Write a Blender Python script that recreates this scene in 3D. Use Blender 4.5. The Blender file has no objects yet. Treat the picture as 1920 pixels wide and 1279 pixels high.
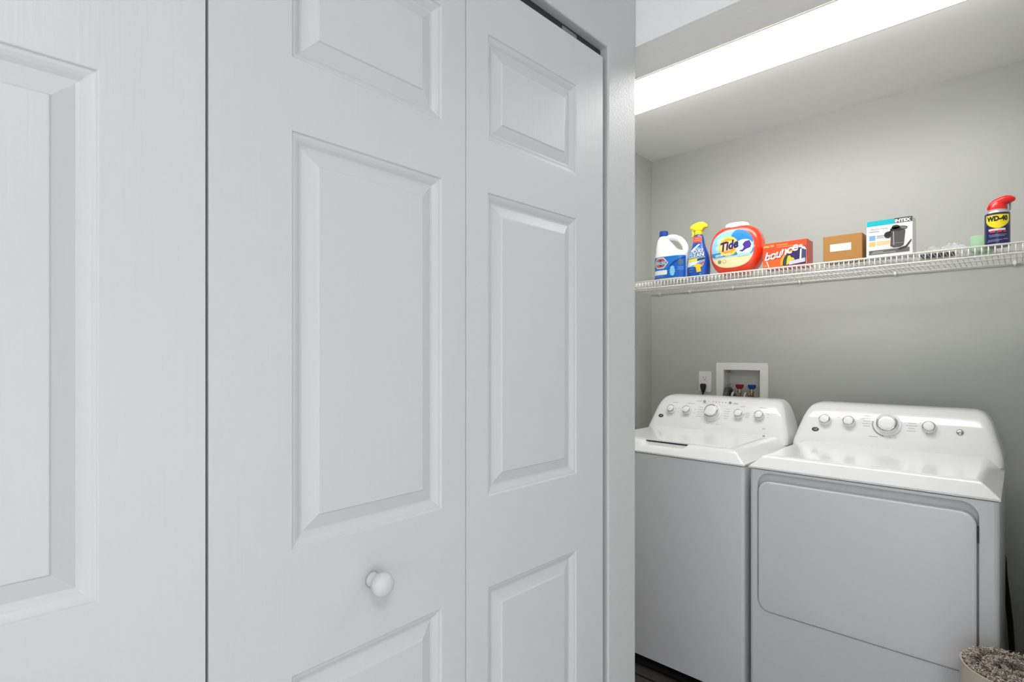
import bpy, bmesh, math, random
from math import sin, cos, pi, sqrt, radians, atan2
from mathutils import Vector, Matrix
random.seed(7)
sc = bpy.context.scene
COL = sc.collection

# ------------------------------------------------------------------ camera
cd = bpy.data.cameras.new('camera'); cam = bpy.data.objects.new('camera', cd); COL.objects.link(cam)
cam.location = (0, 0, 1.30); cam.rotation_euler = (radians(90), 0, radians(43.4))
cd.sensor_width = 36; cd.lens = 1011 / 1920 * 36; cd.shift_y = 27.5 / 1920
cd.clip_start = 0.02; cd.clip_end = 60
sc.camera = cam

# ------------------------------------------------------------------ world, light, exposure
w = bpy.data.worlds.new('world'); sc.world = w; w.use_nodes = True
bg = w.node_tree.nodes['Background']; bg.inputs[0].default_value = (0.93, 0.96, 1.0, 1); bg.inputs[1].default_value = 1.75
sc.view_settings.view_transform = 'Standard'; sc.view_settings.look = 'None'
sc.view_settings.exposure = 0.40; sc.view_settings.gamma = 1.0; sc.view_settings.use_curve_mapping = False
LAMP_LENS = 9.2

def area(name, loc, rot, sx, sy, power, col=(1, 1, 1)):
    d = bpy.data.lights.new(name, 'AREA'); d.shape = 'RECTANGLE'; d.size = sx; d.size_y = sy
    d.energy = power; d.color = col
    o = bpy.data.objects.new(name, d); COL.objects.link(o); o.location = loc; o.rotation_euler = rot
    return o
# added soft fill from the hall side, tilted up to lift the ceiling
area('hall_side_fill', (1.85, 0.05, 1.20), (radians(112), 0, radians(90)), 2.2, 1.7, 20, (0.95, 0.97, 1.0))
# added overhead fill in the unseen hall, above the camera
area('hall_top_fill', (0.7, -0.3, 2.38), (0, 0, 0), 0.5, 0.5, 13, (1.0, 0.98, 0.95))

# ------------------------------------------------------------------ materials
def srgb(r, g, b):
    f = lambda c: (c / 255 / 12.92) if c / 255 <= 0.04045 else ((c / 255 + 0.055) / 1.055) ** 2.4
    return (f(r), f(g), f(b))
MATS = {}
def mat(name, col, rough=0.5, metal=0.0, coat=0.0, bump=None, trans=0.0, emit=None, var=None, ior=1.45, coatr=0.05):
    if name in MATS: return MATS[name]
    m = bpy.data.materials.new(name); m.use_nodes = True; nt = m.node_tree; N = nt.nodes; L = nt.links
    b = N['Principled BSDF']
    b.inputs['Base Color'].default_value = (*col, 1); b.inputs['Roughness'].default_value = rough
    b.inputs['Metallic'].default_value = metal; b.inputs['Coat Weight'].default_value = coat
    b.inputs['Coat Roughness'].default_value = coatr
    b.inputs['Transmission Weight'].default_value = trans; b.inputs['IOR'].default_value = ior
    if emit:
        b.inputs['Emission Color'].default_value = (*emit[0], 1); b.inputs['Emission Strength'].default_value = emit[1]
    tc = N.new('ShaderNodeTexCoord')
    if bump:   # (scale vector, strength, distance[, detail])
        mp = N.new('ShaderNodeMapping'); mp.inputs['Scale'].default_value = bump[0]
        nz = N.new('ShaderNodeTexNoise'); nz.inputs['Scale'].default_value = 1.0
        nz.inputs['Detail'].default_value = bump[3] if len(bump) > 3 else 3
        bp = N.new('ShaderNodeBump'); bp.inputs['Strength'].default_value = bump[1]; bp.inputs['Distance'].default_value = bump[2]
        L.new(tc.outputs['Object'], mp.inputs[0]); L.new(mp.outputs[0], nz.inputs['Vector'])
        L.new(nz.outputs['Fac'], bp.inputs['Height']); L.new(bp.outputs[0], b.inputs['Normal'])
    if var:    # (scale vector, second colour)
        mp = N.new('ShaderNodeMapping'); mp.inputs['Scale'].default_value = var[0]
        nz = N.new('ShaderNodeTexNoise'); nz.inputs['Scale'].default_value = 1.0; nz.inputs['Detail'].default_value = 4
        mx = N.new('ShaderNodeMix'); mx.data_type = 'RGBA'
        mx.inputs['A'].default_value = (*col, 1); mx.inputs['B'].default_value = (*var[1], 1)
        L.new(tc.outputs['Object'], mp.inputs[0]); L.new(mp.outputs[0], nz.inputs['Vector'])
        L.new(nz.outputs['Fac'], mx.inputs['Factor']); L.new(mx.outputs['Result'], b.inputs['Base Color'])
    MATS[name] = m
    return m

M_DOOR = mat('door_paint', (0.555, 0.557, 0.569), 0.40, bump=((170, 170, 8), 0.22, 0.0014, 5))
M_WALL = mat('sage_grey_wall_paint', (0.52, 0.53, 0.495), 0.36, bump=((90, 90, 90), 0.12, 0.002, 3))
M_HALL = mat('hall_wall_paint', (0.525, 0.53, 0.535), 0.42, bump=((190, 190, 190), 0.34, 0.002, 2))
M_CEIL = mat('ceiling_paint', (0.92, 0.925, 0.925), 0.7, bump=((60, 60, 60), 0.15, 0.002, 3))
M_TRIM = mat('soffit_paint', (0.88, 0.88, 0.875), 0.5, bump=((4, 60, 60), 0.4, 0.003, 4))
M_TRACK = mat('track_paint', (0.75, 0.75, 0.74), 0.4)
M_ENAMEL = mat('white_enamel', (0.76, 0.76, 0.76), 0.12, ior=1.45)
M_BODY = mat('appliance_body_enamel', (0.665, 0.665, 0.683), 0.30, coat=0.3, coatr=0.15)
M_KNOB = mat('knob_plastic', (0.80, 0.80, 0.79), 0.25, coat=0.4)
M_CHROME = mat('chrome', (0.50, 0.50, 0.51), 0.12, 1.0)
M_DARK = mat('dark_plastic', (0.02, 0.02, 0.022), 0.45)
M_GREY = mat('grey_print', (0.22, 0.22, 0.23), 0.5)
M_LGREY = mat('light_grey_print', (0.45, 0.45, 0.45), 0.5)
M_BLACK = mat('black_rubber', (0.012, 0.012, 0.012), 0.4)
M_PLATE = mat('outlet_plastic', (0.88, 0.88, 0.83), 0.3, coat=0.2)
M_SHELF = mat('shelf_vinyl', (0.86, 0.85, 0.80), 0.35)
M_WHITE = mat('white_plastic', (0.82, 0.82, 0.80), 0.3, coat=0.2)
M_BRASS = mat('valve_brass', (0.50, 0.42, 0.30), 0.3, 1.0)
M_STEEL = mat('braided_steel', (0.55, 0.54, 0.50), 0.35, 1.0, bump=((500, 500, 500), 0.6, 0.002))

def pr(name, r, g, b, rough=0.4, coat=0.3): return mat(name, srgb(r, g, b), rough, coat=coat)

# ------------------------------------------------------------------ object helpers
def link(name, bm, m, parent=None, smooth=False, bevel=0, seg=2, autos=None):
    me = bpy.data.meshes.new(name)
    bmesh.ops.recalc_face_normals(bm, faces=bm.faces)
    bm.to_mesh(me); bm.free()
    o = bpy.data.objects.new(name, me); COL.objects.link(o)
    for mm in (m if isinstance(m, (list, tuple)) else [m]): me.materials.append(mm)
    if parent: o.parent = parent
    if smooth:
        for p in me.polygons: p.use_smooth = True
    if autos:
        me.shade_smooth() if hasattr(me, 'shade_smooth') else None
        me.set_sharp_from_angle(angle=radians(autos))
    if bevel:
        md = o.modifiers.new('bevel', 'BEVEL'); md.width = bevel; md.segments = seg; md.limit_method = 'ANGLE'
        md.angle_limit = radians(35); md.harden_normals = False
    return o
def tag(o, label=None, cat=None, group=None, kind=None):
    if label: o['label'] = label
    if cat: o['category'] = cat
    if group: o['group'] = group
    if kind: o['kind'] = kind
    return o
def thing(name, label, cat, loc=(0, 0, 0), group=None, kind=None, rz=0):
    o = bpy.data.objects.new(name, None); COL.objects.link(o); o.location = loc; o.rotation_euler = (0, 0, rz)
    o.empty_display_size = 0.05
    return tag(o, label, cat, group, kind)
def box(bm, a, b):
    vs = [bm.verts.new((x, y, z)) for x in (a[0], b[0]) for y in (a[1], b[1]) for z in (a[2], b[2])]
    for f in ((0, 1, 3, 2), (4, 6, 7, 5), (0, 4, 5, 1), (2, 3, 7, 6), (0, 2, 6, 4), (1, 5, 7, 3)):
        bm.faces.new([vs[i] for i in f])
def boxes(*ab):
    bm = bmesh.new()
    for a, b in ab: box(bm, a, b)
    return bm
def loft(bm, rings, cap0=True, cap1=True, mi=0):
    V = [[bm.verts.new(p) for p in r] for r in rings]
    n = len(rings[0])
    for i in range(len(V) - 1):
        for j in range(n):
            f = bm.faces.new((V[i][j], V[i][(j + 1) % n], V[i + 1][(j + 1) % n], V[i + 1][j])); f.material_index = mi
    if cap0: bm.faces.new(list(reversed(V[0]))).material_index = mi
    if cap1: bm.faces.new(V[-1]).material_index = mi
def lathe(bm, prof, n=32, c=(0, 0, 0), axis='z', cap0=True, cap1=True):
    rings = []
    for r, h in prof:
        ring = []
        for k in range(n):
            a = 2 * pi * k / n; p, q = r * cos(a), r * sin(a)
            v = (p, q, h) if axis == 'z' else ((p, -h, q) if axis == 'y' else (h, p, q))
            ring.append((v[0] + c[0], v[1] + c[1], v[2] + c[2]))
        rings.append(ring)
    loft(bm, rings, cap0, cap1)
def tube(bm, pts, r, n=8, caps=True):
    pts = [Vector(p) for p in pts]; rings = []; up = None
    for i, p in enumerate(pts):
        t = (pts[min(i + 1, len(pts) - 1)] - pts[max(i - 1, 0)]).normalized()
        if up is None:
            up = Vector((0, 0, 1)) if abs(t.z) < .9 else Vector((1, 0, 0))
        s = t.cross(up).normalized(); up = s.cross(t).normalized()
        rr = r[i] if isinstance(r, (list, tuple)) else r
        rings.append([tuple(p + s * rr * cos(2 * pi * k / n) + up * rr * sin(2 * pi * k / n)) for k in range(n)])
    loft(bm, rings, caps, caps)
def spline(pts, k=8):
    P = [Vector(p) for p in pts]; P = [2 * P[0] - P[1]] + P + [2 * P[-1] - P[-2]]; out = []
    for i in range(1, len(P) - 2):
        for j in range(k):
            t = j / k; a, b, c, d = P[i - 1], P[i], P[i + 1], P[i + 2]
            out.append(0.5 * ((2 * b) + (c - a) * t + (2 * a - 5 * b + 4 * c - d) * t * t + (3 * b - a - 3 * c + d) * t ** 3))
    out.append(P[-2]); return out
def rrect(cx, cy, hw, hh, r, n=5):
    out = []
    for (sx, sy, a0) in ((1, 1, 0), (-1, 1, 90), (-1, -1, 180), (1, -1, 270)):
        for k in range(n + 1):
            a = radians(a0 + 90 * k / n)
            out.append((cx + sx * (hw - r) + r * cos(a), cy + sy * (hh - r) + r * sin(a)))
    return out
def ell(cx, cy, a, b, n=36, rot=0, e=1.0):
    out = []
    for k in range(n):
        t = 2 * pi * k / n; x = a * abs(cos(t)) ** e * (1 if cos(t) >= 0 else -1); y = b * abs(sin(t)) ** e * (1 if sin(t) >= 0 else -1)
        out.append((cx + x * cos(rot) - y * sin(rot), cy + x * sin(rot) + y * cos(rot)))
    return out
def rect(x0, y0, x1, y1): return [(x0, y0), (x1, y0), (x1, y1), (x0, y1)]
def decal(name, polys, fmap, m, parent, off=0.0003, maxlen=0.006):
    """flat print: outlines in label coordinates (u right, v up) laid on a surface by fmap(u, v, off)"""
    bm = bmesh.new()
    for P in polys:
        vs = [bm.verts.new((p[0], p[1], 0)) for p in P]
        try: f = bm.faces.new(vs)
        except ValueError: continue
        bmesh.ops.triangulate(bm, faces=[f])
    refine(bm, maxlen)
    for v in bm.verts: v.co = Vector(fmap(v.co.x, v.co.y, off))
    return link(name, bm, m, parent, smooth=True)
def refine(bm, maxlen):
    if not maxlen: return
    for _ in range(6):
        es = [e for e in bm.edges if e.calc_length() > maxlen]
        if not es: break
        bmesh.ops.subdivide_edges(bm, edges=es, cuts=1)
        bmesh.ops.triangulate(bm, faces=[f for f in bm.faces if len(f.verts) > 3])
def text(name, s, u, v, size, fmap, m, parent, off=0.0006, bold=0.0, shear=0.0, sx=1.0, rot=0.0, maxlen=0.006, spacing=1.0):
    c = bpy.data.curves.new(name, 'FONT'); c.body = s; c.size = size; c.align_x = 'CENTER'; c.align_y = 'CENTER'
    c.offset = bold * size; c.shear = shear; c.resolution_u = 3; c.space_character = spacing
    t = bpy.data.objects.new('tmp', c); COL.objects.link(t)
    bpy.context.view_layer.update()
    me = bpy.data.meshes.new_from_object(t.evaluated_get(bpy.context.evaluated_depsgraph_get()))
    bpy.data.objects.remove(t); bpy.data.curves.remove(c)
    bm = bmesh.new(); bm.from_mesh(me); bpy.data.meshes.remove(me)
    bmesh.ops.triangulate(bm, faces=bm.faces)
    refine(bm, maxlen)
    for q in bm.verts:
        x, y = q.co.x * sx, q.co.y
        q.co = Vector(fmap(u + x * cos(rot) - y * sin(rot), v + x * sin(rot) + y * cos(rot), off))
    return link(name, bm, m, parent)

# ================================================================== SETTING
B = 2.86; XL = -1.577; ZC = 2.438; XD = -0.75
def struct(name, bm, m, label, cat, **k):
    o = link(name, bm, m, **k); return tag(o, label, cat, kind='structure')

# floor: dark planks
mf = bpy.data.materials.new('dark_plank_floor'); mf.use_nodes = True
nt = mf.node_tree; N = nt.nodes; L = nt.links; b_ = N['Principled BSDF']
tc = N.new('ShaderNodeTexCoord'); br = N.new('ShaderNodeTexBrick')
br.inputs['Color1'].default_value = (0.035, 0.032, 0.03, 1); br.inputs['Color2'].default_value = (0.06, 0.055, 0.052, 1)
br.inputs['Mortar'].default_value = (0.004, 0.004, 0.004, 1); br.inputs['Scale'].default_value = 1.0
br.inputs['Mortar Size'].default_value = 0.006; br.inputs['Brick Width'].default_value = 0.9; br.inputs['Row Height'].default_value = 0.075
L.new(tc.outputs['Object'], br.inputs['Vector']); L.new(br.outputs['Color'], b_.inputs['Base Color'])
b_.inputs['Roughness'].default_value = 0.4
struct('floor', boxes(((-2.0, 1.27, -0.05), (2.3, 3.1, 0))), mf, 'dark plank floor under the washer', 'floor')
struct('floor', boxes(((-2.0, -3.2, -0.05), (2.3, 1.27, 0))), mat('pale_bounce_floor', (0.72, 0.71, 0.69), 0.35), 'unseen hall floor in front of the folding doors, made pale to bounce light', 'floor')  # unseen hall floor, made pale to bounce light upward
struct('ceiling', boxes(((-2.0, -3.2, ZC), (2.3, 3.1, ZC + 0.05))), M_CEIL, 'off-white ceiling above the laundry nook', 'ceiling')

# back wall with the hole of the recessed supply box
hx0, hx1, hz0, hz1 = -1.153, -0.966, 1.045, 1.226
X1 = 2.0
struct('wall_back', boxes(((XL - .1, B, 0), (hx0, B + .12, ZC)), ((hx1, B, 0), (X1, B + .12, ZC)),
       ((hx0, B, 0), (hx1, B + .12, hz0)), ((hx0, B, hz1), (hx1, B + .12, ZC))), M_WALL, 'sage grey back wall behind the washer and dryer', 'wall')
struct('wall_left', boxes(((XL - .1, -3.0, 0), (XL, B, ZC))), M_WALL, 'sage grey side wall left of the washer', 'wall')
struct('wall_right', boxes(((0.14, 1.42, 0), (0.26, B, ZC))), M_WALL, 'sage grey side wall right of the dryer', 'wall')
struct('wall_hall', boxes(((1.9, -3.0, 0), (2.0, 1.42, ZC)), ((0.14, 1.27, 0), (1.9, 1.42, ZC))), M_HALL, 'light grey hall wall opposite the closet', 'wall')
# closet wall around the folding doors
yo0, yo1, zo = -0.685, 1.137, 2.066
bm = bmesh.new()
prf = [(-3.0, 0), (yo0, 0), (yo0, zo), (yo1, zo), (yo1, 0), (1.266, 0), (1.266, ZC), (-3.0, ZC)]
loft(bm, [[(x, y, z) for y, z in prf] for x in (XD - .115, XD + .004)])
struct('wall_closet', bm, M_HALL, 'light grey textured wall end beside the folding closet doors', 'wall', bevel=0.004, seg=3)
struct('wall_closet_side', boxes(((XL, 1.15, 0), (XD - .115, 1.262, ZC)), ((XL, -0.9, 0), (XD - .115, -0.8, ZC))), M_HALL, 'side wall enclosing the closet', 'wall')
# soffit over the entry to the laundry nook
struct('trim_1', boxes(((XL + .002, 1.268, 2.122), (0.14, 1.418, ZC))), M_TRIM, 'pale painted soffit across the laundry nook entry', 'trim', bevel=0.003)

# folding door track
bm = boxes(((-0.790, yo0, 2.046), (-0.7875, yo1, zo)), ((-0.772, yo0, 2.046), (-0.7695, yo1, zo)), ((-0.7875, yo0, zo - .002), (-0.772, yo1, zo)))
t = thing('door_track', 'metal track above the folding doors, coloured dark for the shade in the gap', 'door track', (0, 0, 0))
link('channel', bm, mat('shaded_track', (0.03, 0.03, 0.03), 0.5), t)  # track coloured dark to stand in for the shade in the gap
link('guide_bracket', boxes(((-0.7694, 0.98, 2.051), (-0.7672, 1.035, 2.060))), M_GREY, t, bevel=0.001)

# ------------------------------------------------------------------ folding closet doors
ZB, ZT = 0.02, 2.036
def leaf_mesh(W, stile0, pan, T=0.034):
    """door leaf, local: u along width 0..W (+y when unrotated), front face at x=0 facing +x"""
    bm = bmesh.new()
    zs = [(0.235, 0.847), (1.026, 1.618), (1.722, 1.928)]
    us = (stile0, stile0 + pan)
    # molding profile: inset, depth
    prof = [(0.0, 0.0), (0.0016, -0.0030), (0.0055, -0.0036), (0.010, -0.0060), (0.0150, -0.0098), (0.0185, -0.0106),
            (0.0205, -0.0100), (0.0400, -0.0036), (0.0408, -0.0016)]
    def q(u0, u1, z0, z1):
        vs = [bm.verts.new((0, u, z)) for u, z in ((u0, z0), (u1, z0), (u1, z1), (u0, z1))]; bm.faces.new(vs)
    ze = [ZB] + [z for p in zs for z in p] + [ZT]
    for i in range(len(ze) - 1): q(0, us[0], ze[i], ze[i + 1]); q(us[1], W, ze[i], ze[i + 1])
    for i in range(0, len(ze), 2): q(us[0], us[1], ze[i], ze[i + 1])
    for z0, z1 in zs:
        prev = None
        for ins, dep in prof:
            r = [bm.verts.new((dep, u, z)) for u, z in ((us[0] + ins, z0 + ins), (us[1] - ins, z0 + ins), (us[1] - ins, z1 - ins), (us[0] + ins, z1 - ins))]
            if prev:
                for k in range(4): bm.faces.new((prev[k], prev[(k + 1) % 4], r[(k + 1) % 4], r[k]))
            prev = r
        bm.faces.new(prev)
    # edges and back
    c = [bm.verts.new(p) for p in ((0, 0, ZB), (0, W, ZB), (0, W, ZT), (0, 0, ZT))]
    d = [bm.verts.new((-T, v.co.y, v.co.z)) for v in c]
    for k in range(4): bm.faces.new((c[k], c[(k + 1) % 4], d[(k + 1) % 4], d[k]))
    bm.faces.new(d)
    bmesh.ops.remove_doubles(bm, verts=bm.verts, dist=1e-5)
    return bm
def leaf(parent, p0, p1, stile0, pan):
    W = sqrt((p1[0] - p0[0]) ** 2 + (p1[1] - p0[1]) ** 2)
    o = link('door_leaf', leaf_mesh(W, stile0, pan), M_DOOR, parent, bevel=0.0012, seg=2)
    o.location = (p0[0], p0[1], 0); o.rotation_euler = (0, 0, -atan2(p1[0] - p0[0], p1[1] - p0[1]))
    return o
def knob(parent, x, y, z):
    bm = bmesh.new()
    prof = [(0.0125, 0.0), (0.0105, 0.003), (0.0085, 0.010), (0.0095, 0.015), (0.0150, 0.019), (0.0180, 0.024), (0.0186, 0.030), (0.0165, 0.036), (0.0110, 0.0405), (0.004, 0.042)]
    lathe(bm, prof, 32, axis='x')
    o = link('door_knob', bm, M_DOOR, parent, smooth=True); o.location = (x, y, z); tag(o, 'round white painted knob')
    return o
d2 = thing('door_2', 'right-hand pair of white panelled folding doors with a round knob', 'folding door', (0, 0, 0), kind='structure')
leaf(d2, (-0.7435, 0.2305), (-0.757, 0.6735), 0.109, 0.276)
leaf(d2, (-0.757, 0.6750), (-0.7505, 1.1195), 0.057, 0.281)
knob(d2, -0.7490, 0.470, 0.945)
d1 = thing('door_1', 'left-hand pair of white panelled folding doors cut by the frame edge', 'folding door', (0, 0, 0), kind='structure')
leaf(d1, (-0.757, -0.2165), (-0.7435, 0.2270), 0.055, 0.281)
leaf(d1, (-0.7505, -0.6620), (-0.757, -0.2180), 0.109, 0.276)
knob(d1, -0.7490, -0.013, 0.940)

# ------------------------------------------------------------------ ceiling fixture
t = thing('ceiling_light', 'long glowing fluorescent ceiling fixture over the laundry nook', 'ceiling light', (0, 0, 0))
M_LENS = mat('lit_lens', (0.9, 0.9, 0.88), 0.4, emit=((1.0, 0.995, 0.975), LAMP_LENS))
fx0, fx1, fy0, fy1 = -1.34, -0.02, 1.83, 2.10
bm = bmesh.new(); ring = []
for k in range(9):
    s = k / 8; ring.append((fy0 + 0.006 + (fy1 - fy0 - 0.012) * s, 2.366 - 0.008 * sin(pi * s)))
V = [[bm.verts.new((x, y, z)) for y, z in ring] for x in (fx0 + .01, fx1 - .01)]
for i in range(8): bm.faces.new((V[0][i], V[0][i + 1], V[1][i + 1], V[1][i]))
link('lens', bm, M_LENS, t, smooth=True)
M_SIDE = mat('added_side_glow', (0.85, 0.85, 0.84), 0.4, emit=((1.0, 0.995, 0.975), 6.0))  # side glow added to brighten the nook ceiling and upper wall
for y in (fy0 + .003, fy1 - .003): link('side_glow', boxes(((fx0 + .01, y - .003, 2.370), (fx1 - .01, y + .003, 2.428))), M_SIDE, t)
link('housing', boxes(((fx0, fy0, 2.358), (fx1, fy0 + .006, 2.370)), ((fx0, fy1 - .006, 2.358), (fx1, fy1, 2.370)), ((fx0, fy0, 2.428), (fx1, fy1, ZC)),
     ((fx0 + .01, fy0 + .006, 2.38), (fx1 - .01, fy1 - .006, 2.39))), M_WHITE, t)
link('end_cap', boxes(((fx0 - .004, fy0, 2.354), (fx0 + .01, fy1, ZC))), M_WHITE, t, bevel=.002)
link('end_cap', boxes(((fx1 - .01, fy0, 2.354), (fx1 + .004, fy1, ZC))), M_WHITE, t, bevel=.002)

# ================================================================== APPLIANCES
def lip(d):   # edge roll of the top cover: straight slope, then a tight round on to the deck
    if d < .031: return .0355 * d / .031
    if d < .046: q = (d - .031) / .015; return .0355 + .0055 * (1 - (1 - q) ** 2)
    return .041
W2 = 0.3365; YF, YR = 2.0, 2.68
def top_cover(parent, pocket=False):
    bm = bmesh.new()
    xs = sorted(set([-W2 + W2 * 2 * i / 60 for i in range(61)] + [s * (W2 - d) for s in (-1, 1) for d in (.002, .004, .01, .02, .03, .03875, .042, .045, .048, .051, .054, .0575, .065, .075)]))
    ys = sorted(set([YF - .004 + (YR - YF) * i / 60 for i in range(61)] + [YF - .004 + d for d in (.002, .004, .008, .014, .02, .026, .031, .033, .035, .037, .039, .041, .043, .0445, .046, .050, .054, .0555, .057, .060, .064, .07, .08)]))
    def z(x, y):
        d = min((W2 - abs(x)) / 1.25, y - (YF - .004))
        h = 0.904 + lip(d)
        if pocket:
            yy = y - YF
            a = max(0, min(1, (0.104 - abs(x)) / 0.022))
            c = max(0, min(1, (yy - 0.012) / 0.028)) if yy < 0.056 else 0
            h -= 0.020 * (a * a * (3 - 2 * a)) * c
        return h
    G = [[bm.verts.new((x, y, z(x, y))) for y in ys] for x in xs]
    for i in range(len(xs) - 1):
        for j in range(len(ys) - 1): bm.faces.new((G[i][j], G[i + 1][j], G[i + 1][j + 1], G[i][j + 1]))
    edge = [G[i][0] for i in range(len(xs))] + [G[-1][j] for j in range(1, len(ys))] + [G[i][-1] for i in range(len(xs) - 2, -1, -1)] + [G[0][j] for j in range(len(ys) - 2, 0, -1)]
    low = [bm.verts.new((v.co.x, v.co.y, 0.898)) for v in edge]
    for k in range(len(edge)): bm.faces.new((edge[k], low[k], low[(k + 1) % len(edge)], edge[(k + 1) % len(edge)]))
    bm.faces.new(low)
    return link('top_cover', bm, M_ENAMEL, parent, autos=40)
def fy(z):   # console face depth against height
    return 2.485 + (z - 0.935) * 0.50 + max(0, z - 1.040) * 0.24
def console(parent):
    bm = bmesh.new(); rings = []
    rows = [(0.915, .3345, fy(.915)), (0.940, .3340, fy(.940)), (0.947, .3330, fy(.947)), (0.955, .3310, fy(.955)), (0.970, .3270, fy(.970)), (0.985, .3230, fy(.985)),
            (1.005, .3175, fy(1.005)), (1.025, .3120, fy(1.025)), (1.040, .3075, fy(1.040)), (1.049, .3045, fy(1.049)), (1.058, .3010, fy(1.058)), (1.068, .2965, fy(1.068)), (1.077, .2910, fy(1.077) + .001),
            (1.085, .2850, fy(1.085) + .003), (1.091, .2780, fy(1.091) + .009), (1.096, .2690, fy(1.096) + .020), (1.099, .2590, fy(1.099) + .036), (1.1005, .2480, 2.64)]
    for z, hw, yf in rows:
        r = min(0.030, (2.675 - yf) * .45); ring = [(-hw, 2.675, z)]
        for k in range(7):
            a = pi + pi / 2 * k / 6
            ring.append((-hw + r + r * cos(a), yf + r + r * sin(a), z))
        for k in range(1, 12): ring.append((-hw + r + (2 * hw - 2 * r) * k / 12, yf, z))
        for k in range(7):
            a = 1.5 * pi + pi / 2 * k / 6
            ring.append((hw - r + r * cos(a), yf + r + r * sin(a), z))
        ring.append((hw, 2.675, z)); rings.append(ring)
    loft(bm, rings)
    return link('console', bm, M_ENAMEL, parent, autos=50)
def cmap(u, v, off):   # console face: u along x, v height; lies on the sloped face
    n = Vector((0, -1, 0.52)).normalized(); p = Vector((u, fy(v), v)) + n * off
    return p
def knob_at(parent, x, z, r, big=False, pointer=0.5):
    root = bmesh.new()
    n = Vector((0, -1, 0.52)).normalized()
    rot = Vector((0, 0, 1)).rotation_difference(n).to_matrix().to_4x4()
    MT = Matrix.Translation(cmap(x, z, 0)) @ rot
    h = 0.022 if not big else 0.026
    bm = root
    if big: lathe(bm, [(r * 1.22, 0.0), (r * 1.22, 0.003), (r * 1.16, 0.005)], 40); 
    lathe(bm, [(r * 1.02, 0.001), (r * 1.0, 0.006), (r * .90, h * .72), (r * .86, h * .8)], 40)
    bmesh.ops.transform(bm, matrix=MT, verts=bm.verts)
    k = link('knob', bm, M_KNOB, parent, autos=35)
    bm = bmesh.new(); lathe(bm, [(r * .87, h * .74), (r * .91, h * .84), (r * .88, h * .98), (r * .80, h * 1.04), (r * .74, h * 1.03), (r * .74, h * .8)], 40)
    bmesh.ops.transform(bm, matrix=MT, verts=bm.verts); c = link('chrome_ring', bm, M_CHROME, k, smooth=True); tag(c, 'chrome ring')
    bm = bmesh.new(); lathe(bm, [(r * .735, h * .86), (r * .735, h * 1.0), (r * .66, h * 1.06), (r * .4, h * 1.10), (r * .02, h * 1.11)], 40)
    bmesh.ops.transform(bm, matrix=MT, verts=bm.verts); link('knob_cap', bm, M_KNOB, k, smooth=True)
    bm = bmesh.new(); box(bm, (-.0012, r * .9, 0.0035), (.0012, r * 1.12, 0.0045))
    bmesh.ops.transform(bm, matrix=MT @ Matrix.Rotation(pointer, 4, 'Z'), verts=bm.verts); link('pointer', bm, M_GREY, k)
    return k
def prints(parent, rects, m, name='printed_legend'):
    return decal(name, [rect(u - a, v - b, u + a, v + b) for u, v, a, b in rects], cmap, m, parent, 0.0004, None)
def badge(parent, x, z):
    decal('badge', [ell(x, z, .0135, .0085)], cmap, M_DARK, parent, 0.0006, None)
    text('badge_lettering', 'GE', x, z, .011, cmap, mat('badge_silver', (.6, .6, .6), .3, .6), parent, .0012, maxlen=None, shear=.3)
def body_loops(parent, hole=None):
    bm = bmesh.new()
    r = 0.012; rings = []
    outl = []
    x0, x1, y0, y1 = -W2 + .002, W2 - .002, YF + .002, YR
    for (cx, cy, a0) in ((x1 - r, y0 + r, 270), (x1 - r, y1 - r, 0), (x0 + r, y1 - r, 90), (x0 + r, y0 + r, 180)):
        for k in range(6):
            a = radians(a0 + 18 * k); outl.append((cx + r * cos(a), cy + r * sin(a)))
    loft(bm, [[(x, y, z) for x, y in outl] for z in (0.052, 0.8945)])
    return bm, outl
def feet(parent):
    for sx in (-1, 1):
        for y in (YF + .06, YR - .06):
            bm = bmesh.new(); lathe(bm, [(.024, 0), (.024, .012), (.012, .016), (.012, .056)], 16, (sx * (W2 - .05), y, 0)); link('foot', bm, M_DARK, parent, autos=40)

# washer ---------------------------------------------------------------
t = thing('washing_machine', 'white top-load washer with five console knobs, left of the dryer', 'washing machine', (-1.0665, 0, 0))
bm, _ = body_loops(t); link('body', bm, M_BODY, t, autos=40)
top_cover(t, True); console(t); feet(t)
bm = bmesh.new(); P = rrect(0, 2.262, .262, .205, .02)
loft(bm, [[(x * s, 2.262 + (y - 2.262) * s, z) for x, y in P] for s, z in ((1, .9440), (1, .9470), (.994, .9490))])
lid = link('lid', bm, M_ENAMEL, t, autos=40)
link('lid_hinge', boxes(((.247, 2.452, .948), (.255, 2.460, .952))), M_GREY, lid)
link('slot_shade', boxes(((-.094, YF + .0545, .9370), (.094, YF + .0575, .9430))), M_DARK, lid)  # dark strip standing in for shade in the handle recess
for x, r, big, p in ((-.216, .021, 0, -1.2), (-.134, .021, 0, .4), (-.008, .037, 1, -.6), (.118, .021, 0, -1.5), (.209, .021, 0, .3)):
    knob_at(t, x, 1.028, r, big, p)
badge(t, -.268, .995)
R = []
for x, w_ in ((-.216, .014), (-.134, .017), (.118, .012), (.209, .017)): R.append((x + .008, 1.063, w_, .0014))
R += [(-.055, 1.068 - .0 , .012, .0012)]
for k in range(5):
    R.append((-.070, 1.048 - k * .0105, .010 + .003 * (k % 3), .0012)); R.append((.060, 1.048 - k * .0105, .009 + .004 * (k % 2), .0012))
for k, x in enumerate((-.022, .002, .026)): R.append((x, .977, .009, .0012))
for x in (-.180, -.096): R += [(x, 1.036, .004, .001), (x, 1.020, .004, .001)]
for k in range(4): R.append((.155, 1.036 - .006 * k, .010, .001))
R += [(.244, 1.036, .004, .001), (.244, 1.024, .004, .001), (.235, .975, .006, .002)]
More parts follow.
